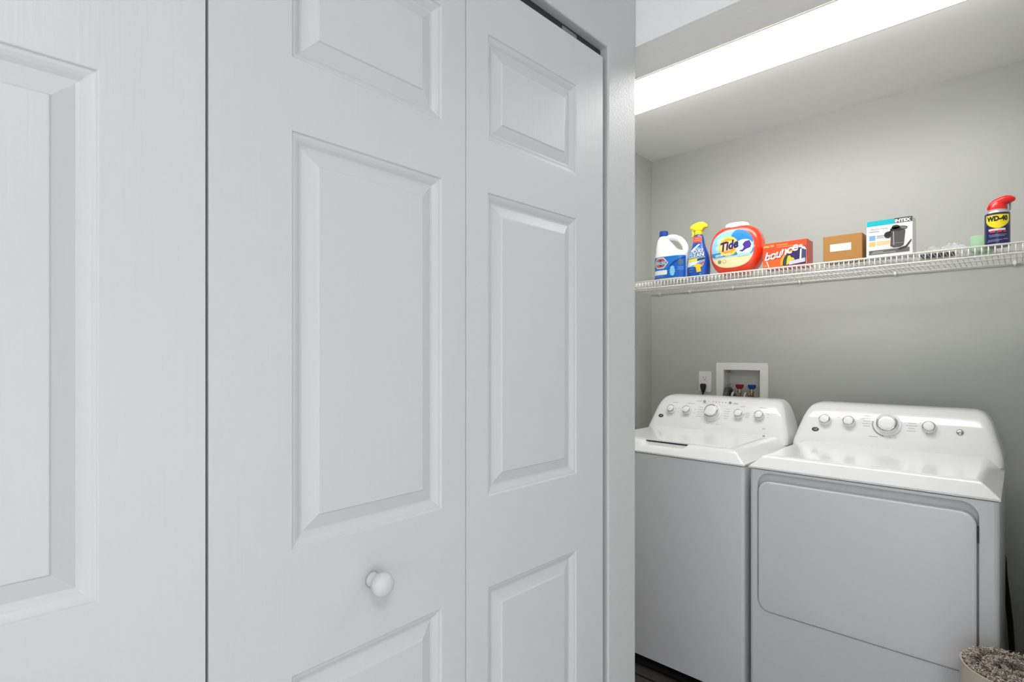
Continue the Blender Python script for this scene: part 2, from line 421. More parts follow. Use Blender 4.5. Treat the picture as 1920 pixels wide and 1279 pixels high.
prints(t, R, M_LGREY)
# status row along the top of the console
R = [(-.088, 1.0765, .013, .0012), (-.040, 1.0765, .005, .0012)] + [(-.018 + .015 * k, 1.0765, .003, .0025) for k in range(5)] + [(.090, 1.0765, .010, .001), (.090, 1.0725, .012, .001)]
prints(t, R, M_LGREY)
for x in (-.060, .064):
    bm = bmesh.new(); lathe(bm, [(.0068, 0), (.0062, .004), (.005, .005)], 20)
    rot = Vector((0, 0, 1)).rotation_difference(Vector((0, -1, .52)).normalized()).to_matrix().to_4x4()
    bmesh.ops.transform(bm, matrix=Matrix.Translation(cmap(x, 1.0755, 0)) @ rot, verts=bm.verts); link('button', bm, M_CHROME, t, autos=40)

# dryer ----------------------------------------------------------------
t = thing('clothes_dryer', 'white front-load dryer with a wide rounded door, right of the washer', 'clothes dryer', (-0.3785, 0, 0))
bm, outl = body_loops(t)
# open the front and put in a panel with the door recess
front = [f for f in bm.faces if all(abs(v.co.y - (YF + .002)) < 1e-4 for v in f.verts)]
bmesh.ops.delete(bm, geom=front, context='FACES_ONLY')
fx = W2 - .002 - .012; z0, z1 = 0.052, 0.8945
def rec(ds, dt):   # recess outline: ds inset at the sides and foot, dt at the top
    a0, a1, c0, c1 = -.3075 + ds, .2915 - ds, .3955 + ds, .886 - dt
    return rrect((a0 + a1) / 2, (c0 + c1) / 2, (a1 - a0) / 2, (c1 - c0) / 2, .042, 8)
inner = rec(0, 0)
n = len(inner)
cx, cz = -.008, .6407
def outer_pt(x, z):
    dx, dz = x - cx, z - cz
    s = 1e9
    if dx > 1e-9: s = min(s, (fx - cx) / dx)
    if dx < -1e-9: s = min(s, (-fx - cx) / dx)
    if dz > 1e-9: s = min(s, (z1 - cz) / dz)
    if dz < -1e-9: s = min(s, (z0 - cz) / dz)
    return (cx + dx * s, cz + dz * s)
op = [outer_pt(*p) for p in inner]
for c in ((fx, z1), (-fx, z1), (-fx, z0), (fx, z0)):   # the mapped point nearest each corner becomes the corner
    k = min(range(n), key=lambda i: abs(atan2(inner[i][1] - cz, inner[i][0] - cx) - atan2(c[1] - cz, c[0] - cx)))
    op[k] = c
yf = YF + .002
def ringof(pts, y): return [(x, y, z) for x, z in pts]
VO = [bm.verts.new(p) for p in ringof(op, yf)]
prev = [bm.verts.new(p) for p in ringof(inner, yf)]
for k in range(n): bm.faces.new((VO[k], VO[(k + 1) % n], prev[(k + 1) % n], prev[k]))
for ds, dt, dy in ((.0004, .0015, .0020), (.0006, .0040, .0090), (.0008, .0080, .0150), (.0010, .0150, .0200), (.0012, .0300, .0230)):
    cur = [bm.verts.new(p) for p in ringof(rec(ds, dt), yf + dy)]
    for k in range(n): bm.faces.new((prev[k], prev[(k + 1) % n], cur[(k + 1) % n], cur[k]))
    prev = cur
bm.faces.new(prev)
bmesh.ops.remove_doubles(bm, verts=bm.verts, dist=1e-5)
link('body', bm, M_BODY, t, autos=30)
top_cover(t); console(t); feet(t)
bm = bmesh.new()
def dr(ins): return rrect(-.008, .6283, .2945 - ins, .2283 - ins, .037 - ins * .5, 8)
rr = [(0, yf + .0225), (0, yf - .006), (.0010, yf - .0085), (.003, yf - .0097), (.006, yf - .010)]
loft(bm, [ringof(dr(i), y) for i, y in rr])
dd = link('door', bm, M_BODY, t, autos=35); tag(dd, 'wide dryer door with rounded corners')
for z in (.795, .450): link('door_hinge', boxes(((.2858, yf - .0040, z - .022), (.2912, yf + .010, z + .022))), M_DARK, dd, bevel=.0005)
for x, r, big, p in ((-.217, .0225, 0, .3), (-.131, .0225, 0, .2), (-.002, .038, 1, -1.2), (.127, .0225, 0, 2.9)):
    knob_at(t, x, 1.030, r, big, p)
bm = bmesh.new(); lathe(bm, [(.0105, -.004), (.0105, .003), (.0085, .005), (.004, .0058), (.0008, .006)], 24)
bmesh.ops.transform(bm, matrix=Matrix.Translation(cmap(.216, 1.022, 0)) @ rot, verts=bm.verts); link('start_button', bm, M_CHROME, t, autos=40)
badge(t, -.250, .992)
R = []
for k in range(5):
    R.append((-.072, 1.058 - k * .0095, .012 + .003 * (k % 2), .0011))
    if k: R.append((.074, 1.052 - k * .0095, .010 + .004 * (k % 3), .0011))
R += [(-.045, .983, .015, .0015), (-.012, .986, .002, .001), (.010, .984, .002, .001), (.026, .985, .003, .001)]
R += [(-.170, 1.046, .006, .001), (-.090, 1.046, .009, .001), (.10, 1.046, .004, .001)]
prints(t, R, M_LGREY)
decal('dial_ticks', [[(-.002 + rr_ * cos(a + da), 1.030 + rr_ * sin(a + da) * .88) for rr_, da in ((.047, -.05), (.051, -.05), (.051, .05), (.047, .05))] for a in [pi * 0.95 + k * .145 for k in range(11)]], cmap, M_GREY, t, .0012, None)

# dryer cord on the back wall
t_dryer = t
bm = bmesh.new(); tube(bm, spline([(.3265, 2.70, .56), (.3285, 2.78, .52), (.3305, 2.83, .44), (.3405, 2.835, .33), (.3485, 2.835, .22), (.3505, 2.82, .08), (.3185, 2.80, .012), (.2285, 2.79, .010)]), .009, 10)
link('power_cord', bm, M_BLACK, t_dryer, smooth=True)

# ------------------------------------------------------------------ wall outlet, plug, supply box
t = thing('wall_outlet', 'white duplex outlet on the back wall above the washer', 'wall outlet', (-1.2545, B, 1.158))
bm = bmesh.new(); P = rrect(0, 0, .035, .057, .004)
loft(bm, [[(x * s, y, z * (1 + (s - 1) * .6)) for x, z in P] for s, y in ((1, 0), (1, -.003), (.95, -.0055))])
link('cover_plate', bm, M_PLATE, t, autos=40)
for dz in (.020, -.020):
    bm = bmesh.new(); loft(bm, [[(x, y, z + dz) for x, z in ell(0, 0, .017, .0145, e=.7)] for y in (-.003, -.0075)])
    r_ = link('receptacle', bm, M_PLATE, t, autos=40)
    link('slots', boxes(((-.0075, -.0078, dz - .001), (-.0055, -.0070, dz + .008)), ((.0055, -.0078, dz), (.0075, -.0070, dz + .007)), ((-.0022, -.0078, dz - .0105), (.0022, -.0070, dz - .006))), M_DARK, r_)
bm = bmesh.new(); lathe(bm, [(.003, .003), (.003, .0065), (.001, .007)], 12, axis='y'); link('screw', bm, M_PLATE, t)
bm = bmesh.new()
t = thing('power_plug', 'black plug and cord in the lower socket of the outlet', 'power plug', (-1.258, B, 1.138))
P = [(.0165, 0.004), (.0165, -.002), (.015, -.010), (.0105, -.026), (.007, -.036)]
loft(bm, [[(a * cos(k * pi / 8) * 1.0, -.0195 + .0115 * sin(k * pi / 8), z) for k in range(16)] for a, z in [(.013, .010)] + P])
link('plug_head', bm, M_BLACK, t, smooth=True)
bm = bmesh.new(); tube(bm, spline([(0, -.0195, -.030), (-.002, -.020, -.06), (-.004, -.022, -.11), (-.004, -.03, -.2), (.0, -.04, -.4)]), .0048, 8); link('cord', bm, M_BLACK, t, smooth=True)

t = thing('supply_box', 'white recessed washer supply box set in the back wall', 'supply box', (0, 0, 0))
ox0, ox1, oz0, oz1 = -1.191, -0.927, 1.02, 1.263
bm = bmesh.new()
P = rrect((ox0 + ox1) / 2, (oz0 + oz1) / 2, (ox1 - ox0) / 2, (oz1 - oz0) / 2, .008, 5); n = len(P)
ccx, ccz = (hx0 + hx1) / 2, (hz0 + hz1) / 2
def inpt(x, z): return (max(hx0, min(hx1, x)), max(hz0, min(hz1, z)))
A = [bm.verts.new((x, B - .0002, z)) for x, z in P]; Bv = [bm.verts.new((x, B - .007, z)) for x, z in P]
for k in range(n): bm.faces.new((A[k], A[(k + 1) % n], Bv[(k + 1) % n], Bv[k]))
I = [(hx1, hz1), (hx0, hz1), (hx0, hz0), (hx1, hz0)]
q = n // 4; IV = [bm.verts.new((x, B - .007, z)) for x, z in I]; IB = [bm.verts.new((x, B + .0, z)) for x, z in I]
for c in range(4):
    for k in range(q - 1): bm.faces.new((Bv[c * q + k], Bv[c * q + k + 1], IV[c]))
    bm.faces.new((Bv[c * q + q - 1], Bv[((c + 1) * q) % n], IV[(c + 1) % 4], IV[c]))
    bm.faces.new((IV[c], IV[(c + 1) % 4], IB[(c + 1) % 4], IB[c]))
link('frame', bm, M_PLATE, t, autos=40)
yb = B + .085
bm = boxes(((hx0 + .0003, B, hz0), (hx0 + .002, yb, hz1 - .0003)), ((hx1 - .002, B, hz0), (hx1 - .0003, yb, hz1 - .0003)), ((hx0 + .002, B, hz1 - .002), (hx1 - .002, yb, hz1 - .0003)), ((hx0 + .002, B, hz0 + .0003), (hx1 - .002, yb, hz0 + .002)), ((hx0 + .0003, yb, hz0), (hx1 - .0003, yb + .002, hz1 - .0003)))
link('box_liner', bm, mat('liner_plastic', (.66, .66, .62), .4), t)
for z in (1.150, 1.206): link('knockout', boxes(((hx0 + .0025, B + .02, z - .002), (hx0 + .012, yb, z + .002))), mat('liner_plastic', 0, 0), t)

def valve(x, col, label, cname):
    t = thing('water_valve', label, 'valve', (x, B + .045, hz0 + .002), group='water valves in the supply box')
    bm = bmesh.new(); lathe(bm, [(.011, .0), (.011, .022), (.014, .024), (.014, .034), (.010, .036), (.009, .055), (.012, .058), (.012, .066), (.006, .068), (.0045, .084)], 20)
    lathe(bm, [(.009, .0), (.010, .018), (.0125, .020), (.0125, .030)], 18, (0, 0, .048), axis='y')
    link('valve_body', bm, M_BRASS, t, autos=40)
    bm = bmesh.new(); P = rrect(0, 0, .019, .009, .004, 4)
    loft(bm, [[(x_ * s, y_ * s, z) for x_, y_ in P] for s, z in ((.45, .076), (.75, .082), (1, .088), (1, .098), (.9, .101))])
    h = link('valve_handle', bm, mat(cname, col, .4), t, autos=40); tag(h, cname.replace('_', ' '))
valve(-1.087, srgb(150, 20, 35), 'brass water valve with a red handle inside the supply box', 'red_handle')
valve(-1.024, srgb(10, 70, 140), 'brass water valve with a blue handle inside the supply box', 'blue_handle')
for x, lb in ((-1.087, 'red'), (-1.024, 'blue')):
    bm = bmesh.new()
    tube(bm, spline([(x, B + .015, hz0 + .048), (x - .006, B + .004, hz0 + .058), (x - .011, B - .008, hz0 + .062), (x - .016, B - .018, hz0 + .045), (x - .018, B - .026, hz0), (x - .018, B - .03, hz0 - .08), (x - .018, B - .035, hz0 - .30)]), .0075, 10)
    t2 = thing('water_hose', f'braided steel hose running from the {lb}-handled valve', 'hose', (0, 0, 0), group='braided hoses in the supply box')
    link('hose', bm, M_STEEL, t2, smooth=True)
    bm = bmesh.new(); tube(bm, [(x, B + .020, hz0 + .048), (x - .005, B + .006, hz0 + .0555)], .0125, 8); link('coupling', bm, M_BRASS, t2)
bm = bmesh.new()
tube(bm, spline([(-1.132, B + .05, hz0 + .003), (-1.132, B + .05, hz0 + .05), (-1.132, B + .03, hz0 + .075), (-1.133, B + .0, hz0 + .075), (-1.134, B - .022, hz0 + .05), (-1.136, B - .030, hz0), (-1.138, B - .035, hz0 - .3)]), .0135, 14)
tag(link('drain_hose', bm, mat('grey_corrugated_hose', (.10, .10, .10), .5, bump=((1, 1, 260), .8, .003)), None, smooth=True), 'thick dark grey drain hose looping out of the supply box', 'hose')

# ================================================================== WIRE SHELF
ZS = 1.662; YS = 2.36
t = thing('wire_shelf', 'long white wire shelf on the back wall above the machines', 'shelf', (0, 0, 0))
bm = bmesh.new(); x = XL + .012
def rod(bm, a, b, r, n=6): tube(bm, [a, b], r, n)
while x < 0.13:
    rod(bm, (x, YS, ZS), (x, B - .008, ZS), .0013)
    x += .0165
for y in (2.52, 2.69, B - .010): rod(bm, (XL + .004, y, ZS - .004), (.136, y, ZS - .004), .0028)
link('deck_wires', bm, M_SHELF, t, smooth=True)
bm = bmesh.new(); x = XL + .012
while x < 0.13:
    rod(bm, (x, YS, ZS), (x, YS, ZS - .033), .0019); x += .0165
rod(bm, (XL + .004, YS, ZS - .001), (.136, YS, ZS - .001), .0035)
rod(bm, (XL + .004, YS, ZS - .034), (.136, YS, ZS - .034), .0035)
link('front_lip', bm, M_SHELF, t, smooth=True)
for x in (-1.52, -1.34, -1.10, -.78, -.40, -.02):
    bm = boxes(((x - .005, B - .016, ZS - .010), (x + .005, B, ZS + .004)), ((x - .0025, B - .012, ZS - .015), (x + .0025, B - .002, ZS - .009)))
    link('wall_clip', bm, M_SHELF, t, bevel=.001)
# ================================================================== SHELF ITEMS
ZI = ZS + .0022
def flat(fy_):    # label on a flat front at local y = fy_
    return lambda u, v, off: (u, fy_ - off, v)

# bleach bottle --------------------------------------------------------
t = thing('bleach_bottle', 'white jug with a blue cap and blue label at the left end of the shelf', 'bottle', (-1.240, 2.45, ZI))
def se(cx, a, b, z, e=.62, n=40): return [(x, y, z) for x, y in ell(cx, 0, a, b, n, e=e)]
bm = bmesh.new()
loft(bm, [se(0, .072, .044, 0), se(0, .0785, .050, .006), se(0, .0805, .052, .02), se(0, .0805, .052, .118), se(0, .079, .051, .126), se(-.002, .0765, .049, .136), se(-.010, .067, .047, .142), se(-.022, .054, .045, .150),
          se(-.030, .045, .043, .165), se(-.036, .036, .038, .185), se(-.041, .028, .031, .203), se(-.044, .021, .022, .216, .9), se(-.045, .018, .018, .222, 1), se(-.045, .018, .018, .228, 1)])
link('jug', bm, M_WHITE, t, smooth=True)
bm = bmesh.new(); tube(bm, spline([(-.038, 0, .200), (-.018, 0, .212), (.010, 0, .211), (.040, 0, .197), (.062, 0, .170), (.070, 0, .145), (.066, 0, .124)]), .0145, 14)
link('handle', bm, M_WHITE, t, smooth=True)
bm = bmesh.new(); lathe(bm, [(.0205, .222), (.0215, .224), (.0205, .246), (.018, .2485)], 28, (-.045, 0, 0)); link('cap', bm, pr('blue_cap', 22, 62, 160), t, autos=40)
a_, b__ = .0808, .0522
def jm(u, v, off):
    s = max(-.9995, min(.9995, u / a_)); y = b__ * (1 - abs(s) ** (1 / .31)) ** .31
    return (u * (1 + off / a_), -y - off, v)
lb = decal('label', [rect(-.0795, .010, .0795, .114)], jm, pr('label_blue', 8, 112, 196), t, .0006)
decal('label_shade', [[(-.079, .010), (.079, .010), (.079, .100), (.05, .082), (.0, .056), (-.05, .05), (-.079, .066)]], jm, pr('label_mid_blue', 5, 86, 178), lb, .0009)
decal('label_shade', [[(.0, .056), (.079, .1), (.079, .109), (.03, .085)]], jm, pr('label_deep_blue', 10, 60, 150), lb, .0010)
decal('logo', [[(-.074, .084), (-.052, .110), (-.018, .110), (.006, .084), (-.018, .058), (-.052, .058)]], jm, pr('logo_white', 225, 215, 215), lb, .0012)
decal('logo', [[(-.069, .084), (-.050, .106), (-.020, .106), (.001, .084), (-.020, .062), (-.050, .062)]], jm, pr('logo_red', 175, 85, 85), lb, .0015)
decal('logo', [[(-.052, .084), (-.034, .101), (-.017, .084), (-.034, .067)]], jm, pr('logo_navy', 20, 40, 95), lb, .0018)
decal('logo', [rect(-.066, .0765, -.004, .0915)], jm, pr('logo_teal', 200, 216, 226), lb, .0021)
text('lettering', 'CLOROX', -.035, .0835, .0172, jm, pr('logo_ink', 30, 62, 110), lb, .0024, bold=.02, sx=.95)
decal('label_panel', [rrect(-.036, .038, .036, .011, .004)], jm, pr('label_white', 222, 226, 224), lb, .0012)
st = []
for k in range(24):
    r_ = .020 if k % 2 else .013; st.append((.026 + r_ * cos(k * pi / 12) * .8, .042 + r_ * 1.25 * sin(k * pi / 12)))
decal('starburst', [st], jm, pr('label_cyan', 120, 196, 225), lb, .0013)
decal('seal', [ell(.063, .082, .011, .013)], jm, pr('seal_bronze', 70, 100, 110), lb, .0014)
decal('small_print', [rect(.05, .055, .074, .058), rect(.05, .046, .074, .049), rect(-.068, .018, -.02, .021)], jm, pr('print_pale_blue', 90, 150, 200), lb, .0014)

# stain remover spray bottle ------------------------------------------
t = thing('spray_bottle', 'blue spray bottle with a yellow trigger head beside the bleach jug', 'spray bottle', (-1.106, 2.45, ZI))
prof = [(0, .044), (.004, .049), (.012, .0510), (.03, .0525), (.055, .0530), (.075, .0520), (.095, .0490), (.115, .0440), (.132, .0375), (.148, .0315), (.162, .0275), (.176, .0255), (.190, .0235), (.200, .0200), (.206, .0150)]
def sb(z):
    for i in range(len(prof) - 1):
        if prof[i][0] <= z <= prof[i + 1][0]:
            s = (z - prof[i][0]) / (prof[i + 1][0] - prof[i][0]); return prof[i][1] * (1 - s) + prof[i + 1][1] * s
    return prof[-1][1]
bm = bmesh.new(); loft(bm, [se(0, a, a * .62 + .003, z, .85) for z, a in prof]); link('bottle', bm, pr('bottle_blue', 12, 76, 168, .3), t, smooth=True)
def sm(u, v, off):
    a = sb(v); s = max(-.999, min(.999, u / a)); b = a * .62 + .003
    y = b * (1 - abs(s) ** (2 / .85)) ** (.85 / 2)
    return (u * (1 + off / a), -y - off, v)
lb = decal('label', [[(-.032, .050), (-.040, .07), (-.041, .09), (-.034, .118), (-.014, .142), (.012, .142), (.030, .118), (.040, .09), (.040, .07), (.032, .050)]], sm, pr('oxi_pale_blue', 110, 165, 215), t, .0006)
decal('label_sweep', [[(-.028, .128), (-.018, .122), (.016, .156), (.008, .158)], [(-.044, .05), (-.04, .075), (.0, .075), (.04, .095), (.04, .088), (.0, .062)]], sm, pr('oxi_white', 215, 228, 240), lb, .0009)
text('lettering', 'OXI', .006, .121, .0255, sm, M_DARK, lb, .0012, bold=.09, shear=.1, rot=.12, maxlen=.004)
text('lettering', 'OXI', .006, .122, .0255, sm, pr('oxi_white', 0, 0, 0), lb, .0016, bold=.02, shear=.1, rot=.12, maxlen=.004)
text('lettering', 'CLEAN', -.001, .1005, .0245, sm, M_DARK, lb, .0012, bold=.09, shear=.1, rot=.14, maxlen=.004, sx=.95)
text('lettering', 'CLEAN', -.001, .1015, .0245, sm, pr('oxi_white', 0, 0, 0), lb, .0016, bold=.02, shear=.1, rot=.14, maxlen=.004, sx=.95)
decal('label_strip', [[(-.036, .073), (-.038, .087), (.008, .090), (.006, .076)]], sm, pr('oxi_yellow', 225, 215, 60), lb, .0014)
decal('label_strip', [[(.008, .075), (.010, .086), (.040, .093), (.040, .083)]], sm, M_DARK, lb, .0014)
decal('label_strip', [[(.012, .060), (.038, .074), (.038, .066), (.02, .055)]], sm, pr('oxi_red', 205, 60, 60), lb, .0014)
decal('shirt_picture', [[(-.004, .060), (.004, .064), (.022, .060), (.030, .052), (.024, .046), (.022, .050), (.026, .026), (.006, .024), (.002, .048), (-.008, .052)]], sm, pr('shirt_yellow', 245, 195, 40), lb, .0016)
decal('small_print', [rect(-.034, .040, -.008, .0435), rect(-.032, .028, -.016, .031), rect(.018, .012, .026, .018)], sm, pr('print_pale_blue', 0, 0, 0), t, .0008)
nl = decal('neck_label', [rrect(0, .1800, .0200, .0145, .004)], sm, pr('neck_red', 222, 72, 44), t, .0008, .004)
decal('lettering', [rect(-.010, .184, .012, .187), rect(-.013, .174, .013, .178)], sm, pr('neck_pale', 240, 160, 130), nl, .0012, .004)
MY = pr('trigger_yellow', 243, 226, 48, .35)
bm = bmesh.new(); lathe(bm, [(.016, .203), (.0175, .205), (.0175, .218), (.013, .222)], 24); link('collar', bm, MY, t, autos=40)
bm = bmesh.new()
def hb(x, z0, z1, hy): return [(x, y, z) for y, z in rrect(0, (z0 + z1) / 2, hy, (z1 - z0) / 2, min(hy, (z1 - z0) / 2) * .6, 4)]
loft(bm, [hb(-.040, .236, .248, .006), hb(-.036, .232, .252, .009), hb(-.024, .230, .257, .011), hb(-.012, .222, .261, .013), hb(.004, .218, .264, .014), hb(.018, .218, .263, .014), hb(.026, .230, .260, .013), hb(.036, .234, .253, .011), hb(.042, .234, .246, .008)])
link('spray_head', bm, MY, t, smooth=True)
bm = bmesh.new(); tube(bm, spline([(-.022, 0, .234), (-.028, 0, .222), (-.026, 0, .210), (-.031, 0, .198)]), [.007] * 8 + [.006] * 16 + [.004], 10); link('trigger', bm, MY, t, smooth=True)

# detergent tub --------------------------------------------------------
t = thing('detergent_tub', 'round orange-red detergent tub with a white lid and yellow roundel label', 'tub', (-.9265, 2.448, ZI))
tp = [(0, .062, .036), (.004, .068, .041), (.012, .078, .046), (.030, .094, .051), (.055, .107, .054), (.085, .1145, .0555), (.115, .1160, .056), (.145, .1120, .055), (.170, .103, .053), (.188, .091, .050), (.200, .076, .045), (.207, .060, .039), (.209, .048, .034)]
bm = bmesh.new(); loft(bm, [se(0, a, b, z, .62, 48) for z, a, b in tp]); link('tub', bm, pr('tub_red', 238, 60, 22, .25, .5), t, smooth=True)
bm = bmesh.new(); loft(bm, [se(0, a, a * .8, z, .95, 40) for z, a in ((.203, .050), (.205, .052), (.221, .050), (.226, .046), (.228, .036))]); link('lid', bm, M_WHITE, t, autos=45)
def tm(u, v, off):
    for i in range(len(tp) - 1):
        if tp[i][0] <= v <= tp[i + 1][0]:
            s = (v - tp[i][0]) / (tp[i + 1][0] - tp[i][0]); a = tp[i][1] * (1 - s) + tp[i + 1][1] * s; b = tp[i][2] * (1 - s) + tp[i + 1][2] * s; break
    else: a, b = .07, .05
    s = min(.999, abs(u) / a); y = b * (1 - s ** (2 / .62)) ** .31
    return (u, -y - off, v)
def clip_ell(poly, cx, cy, a, b):   # keep print inside the label outline
    out = []
    for (x, y) in poly:
        d = (abs((x - cx) / a) ** 2.5 + abs((y - cy) / b) ** 2.5) ** .4
        out.append((x, y) if d <= 1 else (cx + (x - cx) / d, cy + (y - cy) / d))
    return out
LC = (-.005, .108, .0935, .083)
def dens(P, k=6):
    o = []
    for i in range(len(P)):
        a, b = P[i], P[(i + 1) % len(P)]
        for j in range(k): o.append((a[0] + (b[0] - a[0]) * j / k, a[1] + (b[1] - a[1]) * j / k))
    return o
def ld(name, P, m, off, par): return decal(name, [clip_ell(dens(P), *LC)], tm, m, par, off, .007)
lb = decal('label', [ell(LC[0], LC[1], LC[2], LC[3], 48, e=.8)], tm, pr('tide_sky', 150, 205, 232), t, .0006, .007)
ld('label_cream', rect(-.12, .0, .12, .078), pr('tide_cream', 246, 228, 176), .0010, lb)
ld('label_water', [(-.12, .072), (.12, .080), (.12, .100), (-.12, .094)], pr('tide_teal', 30, 140, 190), .0012, lb)
ld('label_foam', [(-.12, .066), (.12, .074), (.12, .080), (-.12, .073)], pr('tide_foam', 175, 215, 220), .0013, lb)
decal('label_bubble', [clip_ell(ell(.045, .155, .052, .042), *LC)], tm, pr('tide_blue', 25, 130, 215), lb, .0011, .006)
decal('label_bubble', [ell(-.05, .145, .018, .018), ell(-.062, .115, .014, .014)], tm, pr('tide_pale', 185, 222, 238), lb, .0011, .006)
decal('roundel', [ell(-.018, .120, .0435, .0435)], tm, pr('tide_yellow', 250, 205, 70), lb, .0016, .006)
decal('roundel', [ell(-.018, .120, .034, .034)], tm, pr('tide_orange', 246, 160, 50), lb, .0019, .006)
decal('roundel', [ell(-.018, .121, .038, .0215, rot=.16)], tm, pr('tide_light', 252, 216, 110), lb, .0022, .006)
text('lettering', 'Tide', -.017, .121, .052, tm, pr('tide_navy', 38, 26, 110), lb, .0026, bold=.045, shear=.3, rot=.16, sx=.86, maxlen=.005)
decal('pod_picture', [ell(.050, .108, .034, .034, e=.8)], tm, pr('tide_white', 232, 240, 248), lb, .0020, .006)
decal('pod_picture', [[(.028, .094), (.044, .098), (.050, .108), (.044, .120), (.054, .132), (.072, .136), (.080, .118), (.076, .104), (.058, .098), (.044, .088)]], tm, pr('pod_purple', 76, 44, 150), lb, .0024, .006)
decal('pod_picture', [[(.026, .112), (.038, .104), (.046, .112), (.040, .122), (.028, .122)]], tm, pr('tide_pale', 0, 0, 0), lb, .0026, .006)
decal('label_strip', [rect(.022, .070, .070, .084)], tm, pr('tide_foam', 0, 0, 0), lb, .0022, .006)
text('lettering', 'ODOR + OXI', -.042, .0835, .0125, tm, M_WHITE, lb, .0024, bold=.05, rot=.05, sx=.95, maxlen=.006)
decal('label_icon', [ell(-.058, .055, .0085, .0085)], tm, pr('icon_grey', 150, 140, 110), lb, .0015, .006)
decal('label_icon', [ell(-.036, .055, .0085, .0085)], tm, pr('icon_red', 205, 120, 110), lb, .0015, .006)
decal('label_icon', [ell(-.036, .055, .0065, .0065)], tm, pr('tide_cream', 0, 0, 0), lb, .0019, .006)

# generic carton ------------------------------------------------------
def carton(name, label, x0, x1, h, d, front, side_m, y0=2.380):
    t = thing(name, label, 'box', ((x0 + x1) / 2, y0, ZI)); W = (x1 - x0)
    bm = bmesh.new(); box(bm, (-W / 2, 0, 0), (W / 2, d, h))
    for f in bm.faces:
        f.material_index = 1 if f.calc_center_median().x > W / 2 - 1e-4 else 0
    o = link('carton', bm, [front, side_m], t, bevel=.0012)
    return t, W
t, W = carton('dryer_sheet_box', 'red-orange dryer sheet box with white slanted lettering', -.794, -.626, .106, .088, pr('bounce_orange', 236, 78, 34), pr('bounce_red', 205, 40, 24))
F0 = flat(0)
lb = decal('front_panel', [rect(-.083, .001, .083, .105)], F0, pr('bounce_orange', 0, 0, 0), t, .0002, None)
decal('panel_glow', [rect(-.080, .004, .0, .036)], F0, pr('bounce_glow', 240, 100, 40), lb, .0004, None)
arc = [(.012 + .030 * cos(a) * 1.0, .020 + .042 * sin(a)) for a in [pi * (0.45 + .62 * k / 14) for k in range(15)]]
decal('yellow_arc', [[(.083, .006), (.083, .066), (.050, .072)] + [(.035 + .050 * cos(a), .016 + .052 * sin(a)) for a in [pi * (.5 + .55 * k / 10) for k in range(11)]]], F0, pr('bounce_yellow', 245, 165, 40), lb, .0005, None)
decal('dark_panel', [[(.081, .006), (.081, .078), (.060, .074), (.045, .068)] + [(.035 + .041 * cos(a), .014 + .049 * sin(a)) for a in [pi * (.5 + .55 * k / 10) for k in range(11)]]], F0, pr('bounce_navy', 48, 40, 92), lb, .0007, None)
decal('dark_panel', [[(.060, .028), (.082, .028), (.082, .064), (.064, .068)]], F0, pr('bounce_slate', 66, 74, 118), lb, .0009, None)
decal('dark_panel', [[(-.005, .008), (.010, .008), (.014, .040), (.010, .050), (-.002, .036)]], F0, pr('bounce_green', 45, 70, 60), lb, .0009, None)
decal('figure_picture', [[(.008, .008), (.010, .028), (.014, .044), (.022, .046), (.026, .038), (.036, .034), (.040, .026), (.030, .024), (.024, .012)]], F0, pr('figure_yellow', 214, 200, 60), lb, .0011, None)
decal('label_strip', [[(.018, .007), (.020, .022), (.078, .030), (.078, .014)]], F0, pr('bounce_lilac', 205, 200, 220), lb, .0013, None)
bl = 'bounce'
for k, ch in enumerate(bl):
    u = -.066 + .0212 * k; v = .044 + .0062 * k + (.002 if k % 2 else 0)
    text('lettering', ch, u, v + (.004 if k == 0 else 0), .050 if k else .046, F0, pr('bounce_shadow', 150, 35, 30), lb, .0012, bold=.03, shear=.25, maxlen=None)
    text('lettering', ch, u - .001, v + .001 + (.004 if k == 0 else 0), .050 if k else .046, F0, pr('bounce_white', 246, 236, 236), lb, .0017, bold=.025, shear=.25, maxlen=None)
decal('white_stroke', [[(-.070, .030), (-.066, .030), (-.058, .006), (-.062, .006)], [(.060, .068), (.066, .068), (.064, .024), (.058, .024)], ell(.062, .079, .007, .006), [(.064, .070), (.082, .062), (.078, .074), (.068, .076)]], F0, pr('bounce_white', 0, 0, 0), lb, .0015, None)
decal('small_print', [rect(-.030, .092, .014, .0955), rect(-.028, .084, .046, .0865), rect(-.080, .088, -.058, .096), rect(-.054, .089, -.040, .097), rect(-.080, .010, -.068, .014)], F0, pr('print_peach', 252, 170, 100), lb, .0007, None)
decal('side_print', [rect(.020, .03, .028, .092)], lambda u, v, off: (W / 2 + off, u, v), pr('print_side', 235, 90, 60), t, .0004, None)

t, W = carton('cardboard_box', 'plain brown cardboard box with a blank white label', -.568, -.437, .101, .075, mat('kraft_card', srgb(178, 128, 70), .75, var=((40, 40, 40), srgb(172, 123, 66))), mat('kraft_card', 0, 0))
decal('label', [rect(-.041, .040, .030, .068)], F0, mat('paper_label', (.80, .80, .80), .6), t, .0004, None)

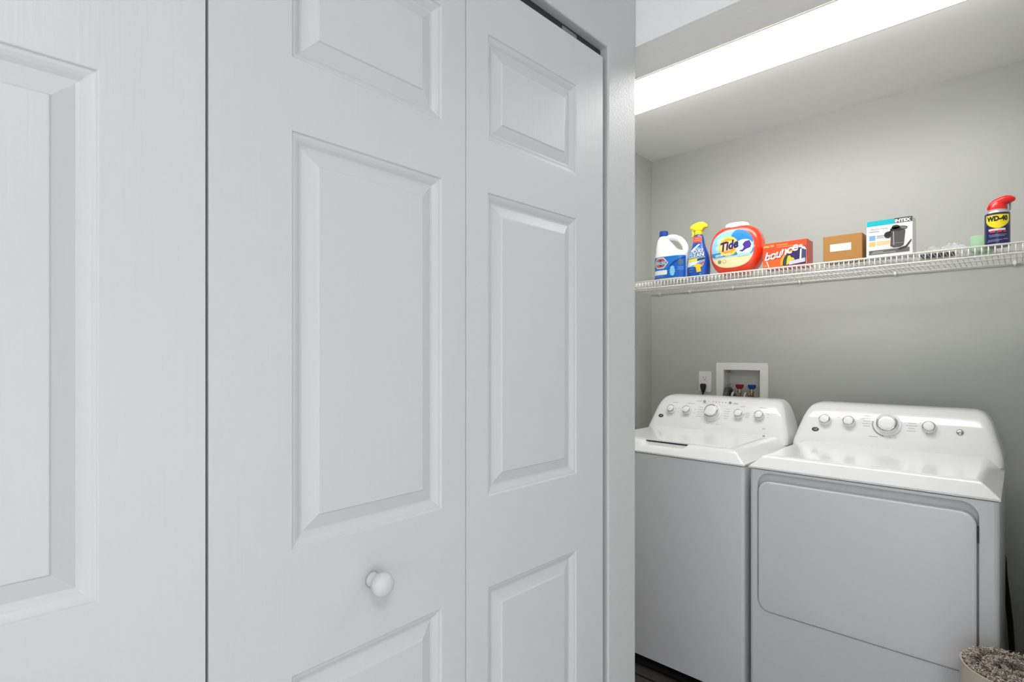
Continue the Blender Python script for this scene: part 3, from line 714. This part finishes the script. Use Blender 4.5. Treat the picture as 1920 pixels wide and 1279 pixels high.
t, W = carton('pump_box', 'white electric pump box with a teal top stripe beside the brown box', -.423, -.283, .136, .085, mat('white_card', (.74, .73, .73), .45, coat=.2), mat('white_card', 0, 0))
lb = decal('front_panel', [rect(-.069, .001, .069, .135)], F0, mat('white_card', 0, 0), t, .0002, None)
decal('teal_stripe', [rect(-.069, .116, .016, .1355)], F0, pr('teal', 10, 178, 190), lb, .0004, None)
decal('brand_block', [rect(.016, .117, .0693, .1355)], F0, pr('dark_olive', 62, 70, 68), lb, .0005, None)
text('lettering', 'INTEX', .040, .1245, .0155, F0, M_WHITE, lb, .0008, bold=.045, sx=1.05, maxlen=None)
text('lettering', 'Electric Pump', -.030, .104, .0095, F0, pr('print_greyblue', 140, 140, 150), lb, .0006, maxlen=None)
decal('small_print', [rect(-.062, .094, -.030, .0965), rect(-.038, .076, -.012, .079), rect(-.038, .070, -.016, .0725)], F0, pr('print_greyblue', 0, 0, 0), lb, .0005, None)
decal('blue_square', [rect(-.061, .063, -.042, .081)], F0, pr('square_blue', 120, 170, 210), lb, .0005, None)
decal('orange_square', [rect(-.061, .041, -.042, .058)], F0, pr('square_orange', 240, 190, 110), lb, .0005, None)
decal('orange_strip', [rect(-.038, .044, .004, .058)], F0, pr('strip_peach', 235, 200, 150), lb, .0005, None)
decal('bottom_strip', [rect(-.062, .010, .061, .026)], F0, pr('strip_grey', 100, 95, 92), lb, .0005, None)
decal('bottom_print', [rect(-.050, .019, -.018, .021), rect(-.055, .014, .020, .0158)], F0, pr('print_pale', 190, 186, 182), lb, .0008, None)
P1 = pr('pump_grey', 84, 76, 78)
decal('pump_picture', [[(.004, .036), (.014, .029), (.034, .029), (.044, .036), (.049, .088), (.040, .094), (.022, .096), (.006, .090)]], F0, P1, lb, .0009, None)
decal('pump_picture', [ell(-.003, .078, .012, .012), ell(.029, .097, .026, .0085, rot=.04), [(-.002, .088), (.012, .100), (.016, .098), (.004, .084)]], F0, pr('pump_dark', 50, 46, 48), lb, .0012, None)
decal('pump_picture', [ell(-.004, .078, .007, .007), ell(.020, .103, .012, .0075), rect(.008, .094, .032, .103)], F0, pr('pump_black', 28, 26, 28), lb, .0015, None)
decal('pump_picture', [[(.034, .1035), (.051, .1005), (.051, .099), (.034, .101)], [(.036, .098), (.053, .0965), (.053, .095), (.036, .096)], [(.008, .046), (.042, .046), (.042, .0448), (.008, .0448)], [(.012, .088), (.015, .088), (.016, .038), (.013, .038)]], F0, pr('pump_light', 168, 164, 164), lb, .0016, None)
decal('cord_picture', [[(.026, .020), (.030, .026), (.050, .032), (.066, .054), (.067, .050), (.054, .027), (.034, .020)]], F0, pr('pump_dark', 0, 0, 0), lb, .0015, None)

# lubricant can -------------------------------------------------------
t = thing('spray_can', 'navy lubricant spray can with a yellow shield and red cap', 'spray can', (-.060, 2.425, ZI))
bm = bmesh.new(); lathe(bm, [(.029, 0), (.0315, .002), (.0325, .005), (.0325, .108), (.0318, .111)], 40); link('can', bm, pr('can_navy', 26, 32, 84, .3), t, autos=40)
bm = bmesh.new(); lathe(bm, [(.0322, .109), (.0325, .1105), (.0315, .113), (.0260, .121), (.0235, .123), (.0225, .125)], 40); link('shoulder', bm, mat('can_silver', (.62, .62, .60), .3, .7), t, autos=50)
link('base_rim', (lambda b: (lathe(b, [(.0305, -.001), (.0332, .0), (.0332, .004), (.0325, .006)], 40), b)[1])(bmesh.new()), M_GREY, t, autos=50)
MR = pr('cap_red', 226, 14, 20, .3)
bm = bmesh.new(); lathe(bm, [(.0245, .122), (.0245, .128), (.0225, .138), (.0195, .146), (.010, .149)], 32); link('cap', bm, MR, t, autos=50)
bm = bmesh.new()
def hc(x, z0, z1, hy): return [(x, y, z) for y, z in ell(0, (z0 + z1) / 2, hy, (z1 - z0) / 2, 20, e=.8)]
loft(bm, [hc(-.025, .126, .134, .010), hc(-.020, .125, .147, .016), (hc(-.008, .126, .158, .019)), hc(.006, .130, .164, .019), hc(.020, .136, .167, .018), hc(.032, .141, .165, .016), hc(.041, .145, .160, .012), hc(.045, .149, .156, .006)])
link('spray_head', bm, MR, t, smooth=True)
bm = bmesh.new(); box(bm, (.022, -.005, .112), (.026, .005, .146)); box(bm, (.0285, -.004, .118), (.034, .004, .146)); link('straw_clip', bm, M_GREY, t, bevel=.001)
def wm(u, v, off):
    a = u / .0325; R_ = .0325 + off
    a += radians(4)
    return (R_ * sin(a), -R_ * cos(a), v)
sh = [(-.033, .102), (.033, .102), (.033, .080)] + [(.033 - .066 * k / 10, .080 - .020 * sin(pi * k / 10) - .003) for k in range(1, 10)] + [(-.033, .080)]
lb = decal('label', [sh], wm, pr('shield_yellow', 238, 216, 24), t, .0004, .004)
text('lettering', 'WD-40', -.001, .0885, .0215, wm, pr('ink_black', 18, 16, 22), lb, .0008, bold=.06, sx=.80, maxlen=.004)
decal('red_strip', [rect(-.024, .049, .020, .056)], wm, pr('strip_white', 225, 210, 215), t, .0005, .004)
decal('red_strip', [rect(-.020, .0435, -.006, .050), rect(-.001, .0435, .010, .050), rect(.013, .0435, .022, .047)], wm, pr('strip_red', 205, 50, 70), t, .0007, .004)
decal('small_print', [rect(-.024, .0345, .024, .0362), rect(-.022, .0300, .018, .0317), rect(-.026, .0180, .012, .0200), rect(-.028, .0140, .004, .0155), rect(.014, .0190, .028, .0215)], wm, pr('print_lilac', 140, 140, 190), t, .0005, .004)

# green jar -----------------------------------------------------------
t = thing('candle_jar', 'pale green translucent jar tucked behind the blue spray can', 'jar', (-.100, 2.515, ZI))
MG = mat('pale_green_glass', srgb(186, 226, 184), .25, trans=.15)
bm = bmesh.new(); lathe(bm, [(.030, 0), (.034, .004), (.036, .03), (.0365, .056), (.0345, .056), (.034, .01), (.002, .007)], 36, cap0=True, cap1=True); link('jar', bm, MG, t, smooth=False, autos=50)
bm = bmesh.new(); lathe(bm, [(.0335, .009), (.0337, .040), (.002, .041)], 30); link('wax', bm, mat('green_wax', srgb(200, 234, 196), .6), t, autos=50)

# crumpled clear bag with a flat black tray in it ----------------------
t = thing('plastic_bag', 'crumpled clear plastic bag lying right of the pump box', 'bag', (-.205, 2.50, ZI))
bm = bmesh.new(); nx, ny = 34, 22; G = []
for side in (0, 1):
    g = []
    for i in range(nx + 1):
        r_ = []
        for j in range(ny + 1):
            u = i / nx * 2 - 1; v = j / ny * 2 - 1
            e = (1 - u * u) ** .4 * (1 - v * v) ** .4 if abs(u) < 1 and abs(v) < 1 else 0
            z = .002 + (0 if side == 0 else e * (.024 + .012 * sin(5 * u + 3 * v) + .008 * sin(11 * u - 7 * v + 1) + .004 * random.uniform(-1, 1)))
            r_.append(bm.verts.new((u * .072 + .003 * sin(9 * v), v * .055 + .003 * sin(8 * u), z)))
        g.append(r_)
    for i in range(nx):
        for j in range(ny): bm.faces.new((g[i][j], g[i + 1][j], g[i + 1][j + 1], g[i][j + 1]))
bmesh.ops.remove_doubles(bm, verts=bm.verts, dist=5e-4)
mb = mat('clear_film', (.95, .95, .95), .15, ior=1.3)
mb.node_tree.nodes['Principled BSDF'].inputs['Alpha'].default_value = .38
link('film', bm, mb, t, smooth=True)
bm = boxes(((-.066, -.05, .0008), (.030, .045, .0038)))
tag(link('tray', bm, M_DARK, None, bevel=.001), 'flat black item under the crumpled clear plastic bag', 'tray').location = (-.205, 2.50, ZI)

# ================================================================== ROLLED RUG
RX, RY, RH = -0.012, 1.850, 0.512
t = thing('rolled_rug', 'rolled shaggy beige rug standing on end in front of the dryer', 'rug', (RX, RY, 0))
bm = bmesh.new(); sp = []
turns = 2.6; K = 150
for k in range(K + 1):
    s = k / K; a = -turns * 2 * pi * (1 - s) + radians(20); r = .030 + .098 * s
    sp.append((r * cos(a), r * sin(a), r, a))
rings = []
for x, y, r, a in sp:
    x2, y2 = (r - .004) * cos(a), (r - .004) * sin(a)
    zt = RH if r > .085 else RH - .014
    rings.append([(x, y, 0.002), (x, y, zt), (x2, y2, zt), (x2, y2, 0.002)])
loft(bm, rings)
link('backing', bm, mat('rug_backing', srgb(196, 188, 172), .9, bump=((300, 300, 300), .5, .002), var=((120, 120, 120), srgb(176, 168, 152))), t, autos=40)
mp_ = bpy.data.materials.new('shag_yarn'); mp_.use_nodes = True; nt = mp_.node_tree; N = nt.nodes; L = nt.links
ge = N.new('ShaderNodeNewGeometry'); cr = N.new('ShaderNodeValToRGB')
els = cr.color_ramp.elements; els[0].color = (*srgb(70, 54, 44), 1); els[1].color = (*srgb(244, 238, 228), 1); els[0].position = .05; els[1].position = .9
e = els.new(.45); e.color = (*srgb(172, 154, 138), 1)
L.new(ge.outputs['Random Per Island'], cr.inputs[0]); L.new(cr.outputs[0], N['Principled BSDF'].inputs['Base Color']); N['Principled BSDF'].inputs['Roughness'].default_value = .85
bm = bmesh.new()
rnd = random.Random(3)
def strand(bm, p, d, ln, r):
    p = Vector(p); d = Vector(d).normalized(); s = d.cross(Vector((rnd.uniform(-1, 1), rnd.uniform(-1, 1), .3))).normalized(); u = d.cross(s)
    bend = Vector((rnd.uniform(-1, 1), rnd.uniform(-1, 1), -.7)) * .6
    rs = []
    for i in range(4):
        q = i / 3; c = p + d * ln * q + bend * ln * q * q; rr_ = r * (1 - .55 * q)
        rs.append([tuple(c + s * rr_ * cos(2 * pi * k / 3) + u * rr_ * sin(2 * pi * k / 3)) for k in range(3)])
    loft(bm, rs, False, True)
for _ in range(30000):
    k = rnd.random() ** .7; a = rnd.uniform(0, 2 * pi)
    s = sp[int(k * K)]
    x, y, r, aa = s
    inw = rnd.uniform(.002, .020); r2 = max(.008, r - .004 - inw)
    if r2 < .024: continue
    z = RH - rnd.uniform(-.006, .016)
    d = (-cos(aa) * rnd.uniform(-.1, .9) + rnd.uniform(-.5, .5), -sin(aa) * rnd.uniform(-.1, .9) + rnd.uniform(-.5, .5), rnd.uniform(.1, 1.0))
    strand(bm, (r2 * cos(aa), r2 * sin(aa), z), d, rnd.uniform(.005, .009), rnd.uniform(.0006, .0011))
link('pile', bm, mp_, t)['kind'] = 'stuff'
